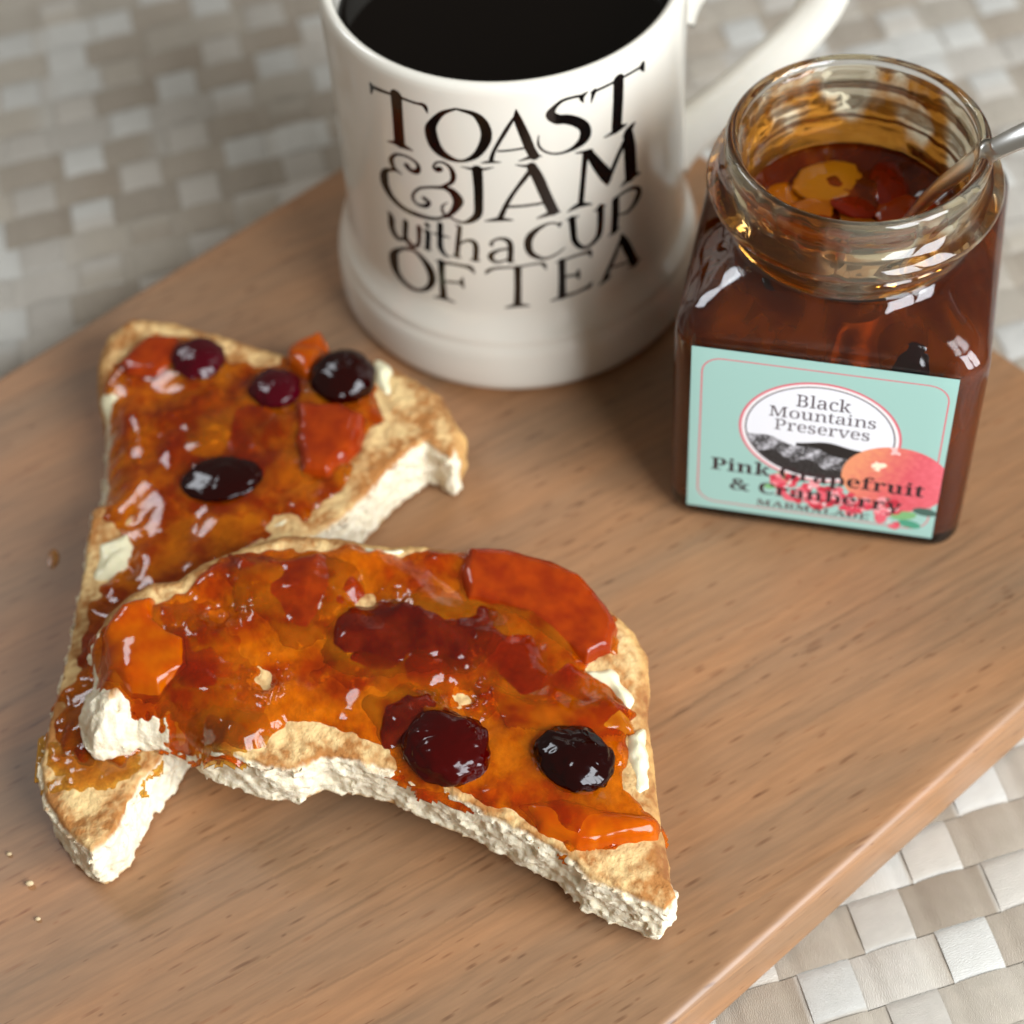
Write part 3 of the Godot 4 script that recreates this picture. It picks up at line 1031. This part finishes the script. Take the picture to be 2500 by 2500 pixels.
# ------------------------------------------------------------------ toast
const POLYS := {
	"f_out": "4,58 -1,-2 -26,-58 -34,-126 -21,-182 6,-225 48,-252 73,-311 119,-374 184,-436 279,-474 381,-498 435,-527 514,-551 592,-577 677,-587 745,-585 816,-545 880,-520 925,-481 953,-414 971,-354 1002,-300 1040,-222 1074,-156 1099,-116 1145,-30 1137,0 1061,-2 996,-3 948,-25 867,-36 729,-46 615,-52 544,-41 470,-21 438,21 384,39 337,42 259,44 213,29 158,37 121,48 92,83 60,103",
	"f_jam": "-14,-38 -23,-117 -4,-163 48,-180 78,-219 107,-321 144,-359 226,-398 312,-453 412,-481 518,-544 594,-573 737,-578 843,-518 866,-444 835,-390 885,-370 941,-340 943,-303 966,-259 987,-185 1036,-155 1066,-158 1074,-123 1002,-76 951,-41 869,-54 793,-65 727,-51 657,-45 593,-59 525,-81 446,-69 381,-50 364,1 336,28 276,36 226,23 188,4 103,16 42,5",
	"f_peel_a": "-9,-72 -8,-140 37,-180 62,-139 101,-125 133,-127 168,-73 145,-6 96,5 33,-9",
	"f_peel_b": "520,-539 584,-570 678,-585 742,-577 816,-531 851,-495 857,-440 826,-399 759,-418 695,-441 629,-442 570,-427 531,-476",
	"f_peel_c": "833,-78 896,-113 972,-125 1038,-151 1070,-154 1074,-123 1010,-80 955,-43 882,-48",
	"f_peel_d": "690,-277 776,-274 845,-313 916,-346 954,-302 903,-272 831,-244 748,-217",
	"f_lump_a": "113,-337 204,-353 265,-410 336,-403 378,-362 369,-291 348,-223 292,-203 241,-237 183,-242",
	"f_lump_b": "357,-260 376,-321 452,-371 542,-414 611,-434 652,-414 658,-351 632,-287 559,-259 475,-207 415,-197 373,-216",
	"f_lump_c": "502,-150 549,-210 625,-208 674,-170 627,-111 553,-89",
	"f_peel_e": "81,-121 116,-158 206,-136 274,-130 328,-68 342,-1 304,29 247,-17 174,-32",
	"f_butter": "825,-382 869,-410 888,-403 929,-365 935,-337 885,-370",
	"f_butter_b": "951,-295 974,-318 1006,-254 1032,-206 1014,-186 982,-230",
	"f_butter_c": "263,-131 272,-155 312,-110 336,-84 312,-79",
	"f_butter_d": "342,-461 409,-486 383,-446",
	"f_berries": "670,-126 887,-195",
	"f_berry_ext": "605,-95 740,-158 639,-196 708,-42 821,-167 956,-230 862,-259 913,-133",
	"b_out": "1204,-63 1290,-44 1342,5 1312,106 1259,224 1193,353 1181,421 1151,490 1164,558 1100,625 1044,686 994,701 932,730 866,697 911,643 872,598 826,554 780,521 715,467 669,382 531,301 374,224 235,160 179,133 136,98 28,60 -7,20 46,-32 116,-75 186,-88 290,-78 447,-56 666,-42 873,-36 1019,-42",
	"b_jam": "1124,-32 1229,6 1266,85 1237,167 1160,239 1150,342 1210,375 1138,467 1085,535 1008,551 922,522 826,478 747,424 700,339 640,256 475,199 237,130 174,55 180,-14 242,-69 396,-42 571,-14 618,46 684,52 786,-14 971,-5 1063,-28",
	"b_peel_a": "1212,352 1255,427 1211,442 1141,439 1083,399 1133,359",
	"b_peel_b": "1025,378 1016,467 981,523 894,511 822,445 834,391 921,379",
	"b_peel_c": "1183,-8 1257,51 1250,120 1170,136 1128,81 1143,12",
	"b_butter": "1095,-47 1130,-16 1096,21 1059,6 1049,-38",
	"b_butter_b": "690,-12 713,40 657,54 607,26 611,-17",
	"b_butter_c": "1166,536 1128,575 1052,568 1084,546",
	"b_butter_d": "691,286 744,381 698,361",
	"b_berries": "1170,164 1071,334 1088,481 823,230",
	"b_berry_ext": "1172,107 1146,219 1238,158 1113,167 1071,281 1061,388 1136,331 1006,333 1089,413 1077,548 1171,479 1008,478 827,154 816,304 889,226 757,230",
	"f_pool": "418,-302 456,-386 541,-441 633,-458 711,-428 774,-406 850,-378 920,-336 906,-292 807,-276 732,-253 686,-213 602,-210 523,-198 447,-175 394,-174",
	"f_pool_b": "55,-168 105,-199 173,-198 223,-144 280,-120 328,-68 330,-2 304,29 246,20 181,1 131,-12 77,-88",
	"f_drip": "226,-1 242,-27 290,-38 338,-48 368,-32 365,3 340,33 301,44 260,37",
	"b_pool": "1067,84 1100,218 1044,332 950,379 835,380 745,295 740,188 819,87 937,47",
	"f_butter_e": "131,-217 141,-233 165,-221 185,-191 178,-172 155,-189",
	"f_butter_f": "374,-344 386,-369 409,-372 412,-352 398,-332",
	"f_butter_g": "621,-229 638,-250 676,-248 668,-229 641,-219",
	"b_pool_b": "231,-76 261,-11 236,71 187,108 127,73 98,7 131,-49 184,-74",
}

# what the toast's parts share: a grid of signed distance, crumb share and top height, in millimetres
class Slice:
	var x0: float
	var z0: float
	var nx: int
	var nz: int
	var step := 0.42
	var thick: float
	var d := PackedFloat32Array()
	var crumb := PackedFloat32Array()
	var top := PackedFloat32Array()
	var flat := PackedFloat32Array()
	func at(a: PackedFloat32Array, x: float, z: float) -> float:
		var fx := clampf((x - x0) / step, 0.0, nx - 1.001)
		var fz := clampf((z - z0) / step, 0.0, nz - 1.001)
		var i := int(fx)
		var k := int(fz)
		var u := fx - i
		var w := fz - k
		var q := k * nx + i
		return lerpf(lerpf(a[q], a[q + 1], u), lerpf(a[q + nx], a[q + nx + 1], u), w)

func fillet(d: float, rho: float) -> float:
	if d < -rho: return 0.0
	var t := clampf((d + rho) / rho, 0.0, 1.0)
	return rho * (1.0 - sqrt(maxf(0.0, 1.0 - t * t)))

func make_slice(outline: PackedVector2Array, torn: Array, slope: PackedVector2Array, thick: float, seed_: int) -> Slice:
	var s := Slice.new()
	s.thick = thick
	var lo := outline[0]
	var hi := outline[0]
	for q in outline:
		lo = lo.min(q)
		hi = hi.max(q)
	s.x0 = lo.x - 4.0
	s.z0 = lo.y - 4.0
	s.nx = int((hi.x - lo.x + 8.0) / s.step) + 2
	s.nz = int((hi.y - lo.y + 8.0) / s.step) + 2
	s.d.resize(s.nx * s.nz)
	s.crumb.resize(s.nx * s.nz)
	s.top.resize(s.nx * s.nz)
	s.flat.resize(s.nx * s.nz)
	var n1 := noise(seed_, 0.05, 3)
	var n2 := noise(seed_ + 1, 0.35, 2)
	for k in s.nz:
		for i in s.nx:
			var p := Vector2(s.x0 + i * s.step, s.z0 + k * s.step)
			var d := sdf(outline, p)
			var dt := 1e9
			for l in torn: dt = minf(dt, line_dist(l, p))
			var c := 1.0 - smoothstep(0.5, 4.0, dt - absf(d))
			var q := k * s.nx + i
			s.d[q] = d
			s.crumb[q] = c
			s.flat[q] = thick + n1.get_noise_2d(p.x, p.y) * 0.9 + n2.get_noise_2d(p.x, p.y) * 0.28
			var tear := 1.0 - smoothstep(1.0, 9.0, line_dist(slope, p) - absf(d))
			s.top[q] = s.flat[q] - fillet(d, lerpf(lerpf(3.2, 1.0, c), 9.5, tear))
	return s

func toast_mesh(s: Slice, seed_: int) -> ArrayMesh:
	var st := s.step
	var nx := s.nx
	var nz := s.nz
	var ny := int((s.thick + 4.0) / st) + 2
	var y0 := -1.5
	var f := PackedFloat32Array()
	f.resize(nx * ny * nz)
	var na := noise(seed_ + 2, 0.17, 3)
	var nb := noise(seed_ + 3, 0.55, 2)
	var nc := noise(seed_ + 4, 0.52, 1, FastNoiseLite.TYPE_CELLULAR)
	nc.cellular_return_type = FastNoiseLite.RETURN_DISTANCE
	var nt := noise(seed_ + 5, 0.45, 3)
	for k in nz:
		for i in nx:
			var q := k * nx + i
			var d := s.d[q]
			var c := s.crumb[q]
			var h := s.top[q]
			var x := s.x0 + i * st
			var z := s.z0 + k * st
			if d < 0.5:
				h += nt.get_noise_2d(x * 1.6, z * 1.6) * 0.22
				if s.flat[q] - h > 0.5: h += c * smoothstep(0.5, 1.5, s.flat[q] - h) * (-absf(na.get_noise_2d(x, z)) * 2.6 + minf(0.0, nb.get_noise_2d(x, z)) * 0.9)
			var fb := fillet(d, lerpf(2.6, 0.6, c))
			for j in ny:
				var y := y0 + j * st
				var e := d
				if absf(d) < 4.0:
					if c > 0.02:
						var r := na.get_noise_3d(x, y, z) * 1.5 + nb.get_noise_3d(x, y, z) * 0.55 + maxf(0.0, -0.56 - nc.get_noise_3d(x, y * 1.2, z)  ) * 2.3
						e += c * (r * 0.85 - 0.5)
					e += (1.0 - c) * (na.get_noise_3d(x * 0.5, y * 0.5, z * 0.5) * 0.7 + nb.get_noise_3d(x, y, z) * 0.15)
				f[(j * nz + k) * nx + i] = maxf(e, maxf(y - h, fb - y))
	# surface nets
	var v := PackedVector3Array()
	var col := PackedColorArray()
	var idx := PackedInt32Array()
	var id := PackedInt32Array()
	id.resize(nx * ny * nz)
	id.fill(-1)
	var sy := nz * nx
	var off := [0, 1, nx, nx + 1, sy, sy + 1, sy + nx, sy + nx + 1]
	var edges := [[0, 1], [2, 3], [4, 5], [6, 7], [0, 2], [1, 3], [4, 6], [5, 7], [0, 4], [1, 5], [2, 6], [3, 7]]
	var g1 := noise(seed_ + 6, 0.09, 4)
	var g2 := noise(seed_ + 7, 0.5, 3)
	for j in ny - 1:
		for k in nz - 1:
			var row := (j * nz + k) * nx
			for i in nx - 1:
				var b := row + i
				var c0 := f[b] < 0.0
				if c0 == (f[b + 1] < 0.0) and c0 == (f[b + nx] < 0.0) and c0 == (f[b + nx + 1] < 0.0) and c0 == (f[b + sy] < 0.0) and c0 == (f[b + sy + 1] < 0.0) and c0 == (f[b + sy + nx] < 0.0) and c0 == (f[b + sy + nx + 1] < 0.0): continue
				var p := Vector3.ZERO
				var n := 0
				for e in edges:
					var fa := f[b + off[e[0]]]
					var fb2 := f[b + off[e[1]]]
					if (fa < 0.0) != (fb2 < 0.0):
						var t := fa / (fa - fb2)
						var pa := Vector3(e[0] & 1, e[0] >> 2, (e[0] >> 1) & 1)
						var pb := Vector3(e[1] & 1, e[1] >> 2, (e[1] >> 1) & 1)
						p += pa.lerp(pb, t)
						n += 1
				p = p / n + Vector3(i, j, k)
				var w := Vector3(s.x0 + p.x * st, y0 + p.y * st, s.z0 + p.z * st)
				id[b] = v.size()
				v.append(w * 0.001)
				# colours of the bread itself
				var d := s.at(s.d, w.x, w.z)
				var cr := s.at(s.crumb, w.x, w.z)
				var h := s.at(s.flat, w.x, w.z)
				var a := g1.get_noise_3d(w.x, w.y, w.z)
				var a2 := g2.get_noise_3d(w.x, w.y, w.z)
				var toasted := Color(0.76, 0.52, 0.23).lerp(Color(0.38, 0.15, 0.032), clampf(0.34 + a * 1.4 + a2 * 0.55 + 0.45 * smoothstep(-4.5, -0.5, d + a2 * 2.5), 0, 1))
				var white := Color(0.79, 0.705, 0.535).lerp(Color(0.69, 0.56, 0.35), clampf(0.25 + a2 * 0.7, 0, 1))
				var crust := Color(0.56, 0.31, 0.10).lerp(Color(0.27, 0.10, 0.025), clampf(0.45 + a * 1.2 + a2 * 0.5, 0, 1))
				var skin_top := smoothstep(1.5, 0.5, h - w.y + a2 * 0.7)
				var skin_low := smoothstep(1.5, 0.5, w.y + a2 * 0.6)
				var side := white.lerp(crust, 1.0 - smoothstep(0.3, 0.7, cr)) if d > -3.0 else white
				var c := side.lerp(toasted, maxf(skin_top, skin_low))
				if cr < 0.5: c = c.lerp(crust, smoothstep(-3.6, -1.2, d) * 0.95)
				col.append(c)
	for j in range(1, ny - 1):
		for k in range(1, nz - 1):
			var row := (j * nz + k) * nx
			for i in range(1, nx - 1):
				var b := row + i
				var in0 := f[b] < 0.0
				for ax in 3:
					var nb2: int = b + [1, sy, nx][ax]
					if in0 == (f[nb2] < 0.0): continue
					var u: int = [sy, nx, 1][ax]
					var w2: int = [nx, 1, sy][ax]
					var q := [id[b], id[b - u], id[b - u - w2], id[b - w2]]
					if q.min() < 0: continue
					if in0: idx.append_array([q[0], q[1], q[2], q[0], q[2], q[3]])
					else: idx.append_array([q[0], q[2], q[1], q[0], q[3], q[2]])
	var m := ArrayMesh.new()
	surface(m, v, idx, col)
	return m

# a pool, patch or slab lying on a slice: outline in millimetres, thickness profile rising over «edge» from the outline
func patch(s: Slice, poly: PackedVector2Array, thick: float, edge: float, lump: float, freq: float, lift: float, wobble: float, seed_: int, tint: Callable, level := 0.95, holes := []) -> ArrayMesh:
	var lo := poly[0]
	var hi := poly[0]
	for q in poly:
		lo = lo.min(q)
		hi = hi.max(q)
	var st := 0.45
	var nx := int((hi.x - lo.x + 5.0) / st) + 2
	var nz := int((hi.y - lo.y + 5.0) / st) + 2
	var n1 := noise(seed_, freq, 1)
	var n2 := noise(seed_ + 1, 0.45, 2)
	var n3 := noise(seed_ + 2, 0.14, 2)
	var y_top := PackedFloat32Array()
	var keep := PackedByteArray()
	y_top.resize(nx * nz)
	keep.resize(nx * nz)
	var v := PackedVector3Array()
	var col := PackedColorArray()
	for k in nz:
		for i in nx:
			var x := lo.x - 2.5 + i * st
			var z := lo.y - 2.5 + k * st
			var din := -sdf(poly, Vector2(x, z)) + n3.get_noise_2d(x, z) * wobble
			for q in holes: din = minf(din, Vector2(x - q.x, z - q.y).length() * (1.0 + 0.35 * n3.get_noise_2d(x * 3.0, z * 3.0)) - q.z)
			var t := thick * (1.0 - exp(-din / edge)) if din > 0.0 else thick * maxf(din / edge, -1.6)
			var live := smoothstep(0.0, 2.0, din)
			t += live * (lump * n1.get_noise_2d(x, z) + (0.05 * n2.get_noise_2d(x, z) if level == 1.0 else 0.0))
			var base := s.at(s.top, x, z) + (s.thick - s.at(s.flat, x, z)) * level + lift
			var y := base + t
			keep[k * nx + i] = 1 if din > -maxf(0.9, edge * 0.9) else 0
			v.append(Vector3(x, y, z) * 0.001)
			col.append(tint.call(x, z, t))
	var n := v.size()
	for q in n:
		var p := v[q]
		v.append(Vector3(p.x, minf(p.y - 0.0003, (s.at(s.top, p.x * 1000.0, p.z * 1000.0) + lift - 1.0) * 0.001), p.z))
		col.append(col[q])
	var idx := PackedInt32Array()
	var has := func(i: int, k: int) -> bool:
		if i < 0 or k < 0 or i >= nx - 1 or k >= nz - 1: return false
		var q := k * nx + i
		return keep[q] + keep[q + 1] + keep[q + nx] + keep[q + nx + 1] == 4
	for k in nz - 1:
		for i in nx - 1:
			if not has.call(i, k): continue
			var a := k * nx + i
			var b := a + 1
			var c := a + nx
			var d := c + 1
			idx.append_array([a, c, d, a, d, b])
			idx.append_array([a + n, d + n, c + n, a + n, b + n, d + n])
			if not has.call(i, k - 1): idx.append_array([a, b, b + n, a, b + n, a + n])
			if not has.call(i, k + 1): idx.append_array([c, c + n, d + n, c, d + n, d])
			if not has.call(i - 1, k): idx.append_array([a, a + n, c + n, a, c + n, c])
			if not has.call(i + 1, k): idx.append_array([b, d, d + n, b, d + n, b + n])
	# drop the points that no face uses
	var map := PackedInt32Array()
	map.resize(v.size())
	map.fill(-1)
	var v2 := PackedVector3Array()
	var c2 := PackedColorArray()
	for t in idx.size():
		var q := idx[t]
		if map[q] < 0:
			map[q] = v2.size()
			v2.append(v[q])
			c2.append(col[q])
		idx[t] = map[q]
	var m := ArrayMesh.new()
	surface(m, v2, idx, c2)
	return m

func bread_material() -> StandardMaterial3D:
	var m := std(Color.WHITE, 0.85, true)
	var im := noise(90, 0.035, 5).get_seamless_image(512, 512)
	im.bump_map_to_normal_map(5.0)
	m.normal_enabled = true
	m.normal_texture = ImageTexture.create_from_image(im)
	m.normal_scale = 1.0
	m.uv1_triplanar = true
	m.uv1_scale = Vector3(70, 70, 70)
	m.subsurf_scatter_enabled = true
	m.subsurf_scatter_strength = 0.04
	return m

func toasts():
	var bread := bread_material()
	var glaze := jelly(0.20, 0.07)
	var thick_jam := jelly(0.32, 0.06)
	var pool := jelly(0.16, 0.06)
	var rind := jelly(0.48, 0.08)
	var berry := std(lin(0.050, 0.004, 0.006), 0.10)
	berry.clearcoat_enabled = true
	berry.clearcoat = 0.5
	var half_clear := jelly(0.82, 0.11)
	var butter := std(lin(0.86, 0.76, 0.50), 0.28)
	butter.subsurf_scatter_enabled = true
	butter.subsurf_scatter_strength = 0.08
	var cn := noise(61, 0.075, 3)
	var cn2 := noise(62, 0.35, 3)
	var amber := func(x, z, t) -> Color:
		var a := cn.get_noise_2d(x, z)
		var b := cn2.get_noise_2d(x, z)
		return Color(0.94, 0.265, 0.004).lerp(Color(0.58, 0.070, 0.003), clampf(0.40 + a * 1.3 + b * 0.5, 0, 1))
	var amber_dim := func(x, z, t) -> Color:
		var a := cn.get_noise_2d(x, z)
		var b := cn2.get_noise_2d(x, z)
		return Color(0.86, 0.265, 0.006).lerp(Color(0.48, 0.065, 0.003), clampf(0.45 + a * 1.5 + b * 0.5, 0, 1))
	# jelly is the redder the deeper it lies
	var deep := func(x, z, t) -> Color:
		return Color(0.88, 0.22, 0.004).lerp(Color(0.50, 0.048, 0.004), smoothstep(0.3, 2.0, t + 0.5 * cn.get_noise_2d(x * 1.5, z * 1.5)))
	var thin := func(x, z, t) -> Color: return Color(0.92, 0.52, 0.08).lerp(Color(0.72, 0.22, 0.015), smoothstep(0.1, 0.9, t))
	var tones := {
		"orange": [Color(0.84, 0.175, 0.003), Color(0.70, 0.10, 0.003)],
		"red": [Color(0.60, 0.075, 0.005), Color(0.44, 0.042, 0.004)],
		"wine": [Color(0.33, 0.030, 0.008), Color(0.20, 0.013, 0.006)],
		"gold": [Color(0.80, 0.26, 0.010), Color(0.60, 0.13, 0.006)],
	}
	var tone := func(which: String) -> Callable:
		var tn = tones[which]
		return func(x, z, t) -> Color: return tn[0].lerp(tn[1], clampf(0.5 + cn.get_noise_2d(x * 2.0, z * 2.0) + 0.4 * cn2.get_noise_2d(x, z), 0, 1))
	# --- the slice at the back, flat on the board
	var back := thing("toast_half", Transform3D(Basis(Vector3(0.0037, 0, -1), Vector3.UP, Vector3(1, 0, 0.0037)), Vector3(-0.0817, 0, -0.1901)))
	tag(back, "half slice of toast lying flat at the back, beside the mug", "toast", "halves of buttered toast with marmalade")
	var bo := pts(POLYS["b_out"])
	var torn_b := [bo.slice(13, 29)]
	torn_b[0].append_array(PackedVector2Array())
	var tail := bo.slice(27, 36)
	var sb := make_slice(bo, [torn_b[0], tail], bo.slice(33, 36), 13.5, 200)
	part("bread", toast_mesh(sb, 210), back, bread)
	part("marmalade", patch(sb, pts(POLYS["b_jam"]), 1.6, 2.5, 0.9, 0.075, 0.0, 2.4, 220, amber_dim), back, glaze)
	part("marmalade_pool", patch(sb, pts(POLYS["b_pool"]), 1.7, 4.5, 0.6, 0.09, 0.3, 2.0, 226, deep), back, pool)
	part("marmalade_pool", patch(sb, pts(POLYS["b_pool_b"]), 0.9, 4.0, 0.4, 0.07, -0.15, 2.5, 228, thin, 0.5), back, pool)
	part("peel", patch(sb, pts(POLYS["b_peel_b"]), 2.2, 0.6, 0.35, 0.06, 0.9, 0.3, 230, tone.call("red"), 1.0), back, rind)
	part("peel", patch(sb, pts(POLYS["b_peel_c"]), 1.8, 0.7, 0.35, 0.06, 0.7, 0.3, 233, tone.call("red"), 1.0), back, rind)
	part("peel", patch(sb, pts(POLYS["b_peel_a"]), 3.4, 0.6, 0.35, 0.06, 0.6, 0.3, 236, tone.call("orange"), 1.0), back, rind)
	for nm in ["b_butter", "b_butter_b", "b_butter_c", "b_butter_d"]:
		part("butter", patch(sb, pts(POLYS[nm]), 1.1, 1.0, 0.5, 0.25, -0.1, 0.9, 240 + nm.length() * 3 + nm.unicode_at(nm.length() - 1), func(x, z, t): return Color.WHITE), back, butter)
	for q in [[Vector3(117, 14.9, 16.4), Vector3(5.8, 3.2, 6.0), 1, true], [Vector3(107, 14.7, 33.2), Vector3(5.6, 3.0, 5.6), 2, true], [Vector3(108.5, 15.6, 47.8), Vector3(7.2, 4.2, 7.0), 3, false], [Vector3(82.5, 15.6, 23.0), Vector3(5.9, 1.9, 8.2), 4, false]]:
		part("cranberry", blob(q[0], q[1], q[2], 40, Color(0.060, 0.0035, 0.004) if q[3] else Color(0.016, 0.002, 0.0025), 0.045), back, half_clear)
	# --- the slice in front, its left end propped on the other
	var front := thing("toast_half", Transform3D(Basis(Vector3(0.8891, -0.1144, 0.4432), Vector3(0.1023, 0.9934, 0.0510), Vector3(-0.4461, 0, 0.895)), Vector3(-0.0796, 0.0275, -0.2195) - Vector3(0.1023, 0.9934, 0.0510) * 0.0135))
	tag(front, "front half slice of toast propped on the other, heaped with orange marmalade", "toast", "halves of buttered toast with marmalade")
	var fo := pts(POLYS["f_out"])
	var torn_f := fo.slice(26, 48)
	torn_f.append(fo[0])
	torn_f.append(fo[1])
	torn_f.append(fo[2])
	var slope_f := fo.slice(40, 48)
	slope_f.append(fo[0])
	slope_f.append(fo[1])
	var sf := make_slice(fo, [torn_f], slope_f, 13.5, 300)
	part("bread", toast_mesh(sf, 310), front, bread)
	var holes := []
	for nm in ["f_butter_c", "f_butter_e", "f_butter_f", "f_butter_g"]:
		var mid := Vector2.ZERO
		var pp := pts(POLYS[nm])
		for q in pp: mid += q / pp.size()
		holes.append(Vector3(mid.x, mid.y, 2.0 if nm != "f_butter_c" else 2.3))
	part("marmalade", patch(sf, pts(POLYS["f_jam"]), 2.0, 2.0, 1.3, 0.075, 0.0, 1.4, 320, amber, 0.95, holes), front, glaze)
	var list := [["f_peel_a", 2.3, 0.6, "orange", 0.9], ["f_peel_b", 2.2, 0.55, "red", 0.9], ["f_peel_c", 1.8, 0.9, "orange", 0.5], ["f_peel_d", 1.2, 1.0, "gold", 0.9]]
	var sd := 330
	for q in list:
		part("peel", patch(sf, pts(POLYS[q[0]]), q[1], q[2], 0.35, 0.06, q[4], 0.3, sd, tone.call(q[3]), 1.0), front, rind)
		sd += 3
	for q in [["f_lump_a", 2.6, 2.6, "red"], ["f_lump_b", 3.0, 2.8, "wine"], ["f_lump_c", 2.2, 2.4, "wine"]]:
		part("fruit_lump", patch(sf, pts(POLYS[q[0]]), q[1], q[2], 0.9, 0.085, 0.8, 1.4, sd, tone.call(q[3])), front, thick_jam)
		sd += 3
	part("marmalade_pool", patch(sf, pts(POLYS["f_pool"]), 2.4, 4.5, 0.9, 0.10, 0.5, 2.0, sd, deep, 0.95, holes), front, pool)
	part("marmalade_pool", patch(sf, pts(POLYS["f_pool_b"]), 2.2, 4.5, 0.8, 0.10, 0.5, 2.0, sd + 3, deep, 0.95, holes), front, pool)
	part("marmalade_drip", patch(sf, pts(POLYS["f_drip"]), 2.6, 2.2, 0.5, 0.10, 0.1, 0.6, sd + 6, thin), front, pool)
	sd += 9
	for nm in ["f_butter", "f_butter_b", "f_butter_d"]:
		part("butter", patch(sf, pts(POLYS[nm]), 1.3, 0.9, 0.6, 0.25, 0.1, 0.9, sd, func(x, z, t): return Color.WHITE), front, butter)
		sd += 3
	for q in [[Vector3(66.7, 15.2, -12.0), Vector3(8.2, 4.0, 7.4), 7, Color(0.050, 0.003, 0.003)], [Vector3(88.5, 15.6, -19.3), Vector3(7.5, 3.8, 6.6), 8, Color(0.012, 0.0016, 0.002)]]:
		part("cranberry", blob(q[0], q[1], q[2], 44, q[3], 0.045), front, half_clear)

func crumbs():
	var m := std(lin(0.62, 0.47, 0.27), 0.8)
	for q in [[Vector3(-0.0937, 0.0007, -0.1910), 0.9, "largest of three pale bread crumbs on the board at lower left", 1], [Vector3(-0.0916, 0.0004, -0.1837), 0.6, "tiny bread crumb on the board nearest the lower left corner", 2], [Vector3(-0.0982, 0.0004, -0.1977), 0.6, "tiny bread crumb at the board's far left beside the toast", 3]]:
		var o := part("bread_crumb", blob(Vector3.ZERO, Vector3(q[1] * 0.85, q[1] * 0.55, q[1] * 0.6), q[3] * 9, 8), self, m)
		o.position = q[0]
		tag(o, q[2], "crumb", "crumbs on the board")
	var sm := part("marmalade_smear", blob(Vector3.ZERO, Vector3(1.2, 0.16, 2.4), 77, 14, Color(0.80, 0.40, 0.10)), self, jelly(0.25, 0.25))
	sm.position = Vector3(-0.0959, 0.0002, -0.2674)
	tag(sm, "small amber marmalade smear on the board left of the rear toast", "smear")
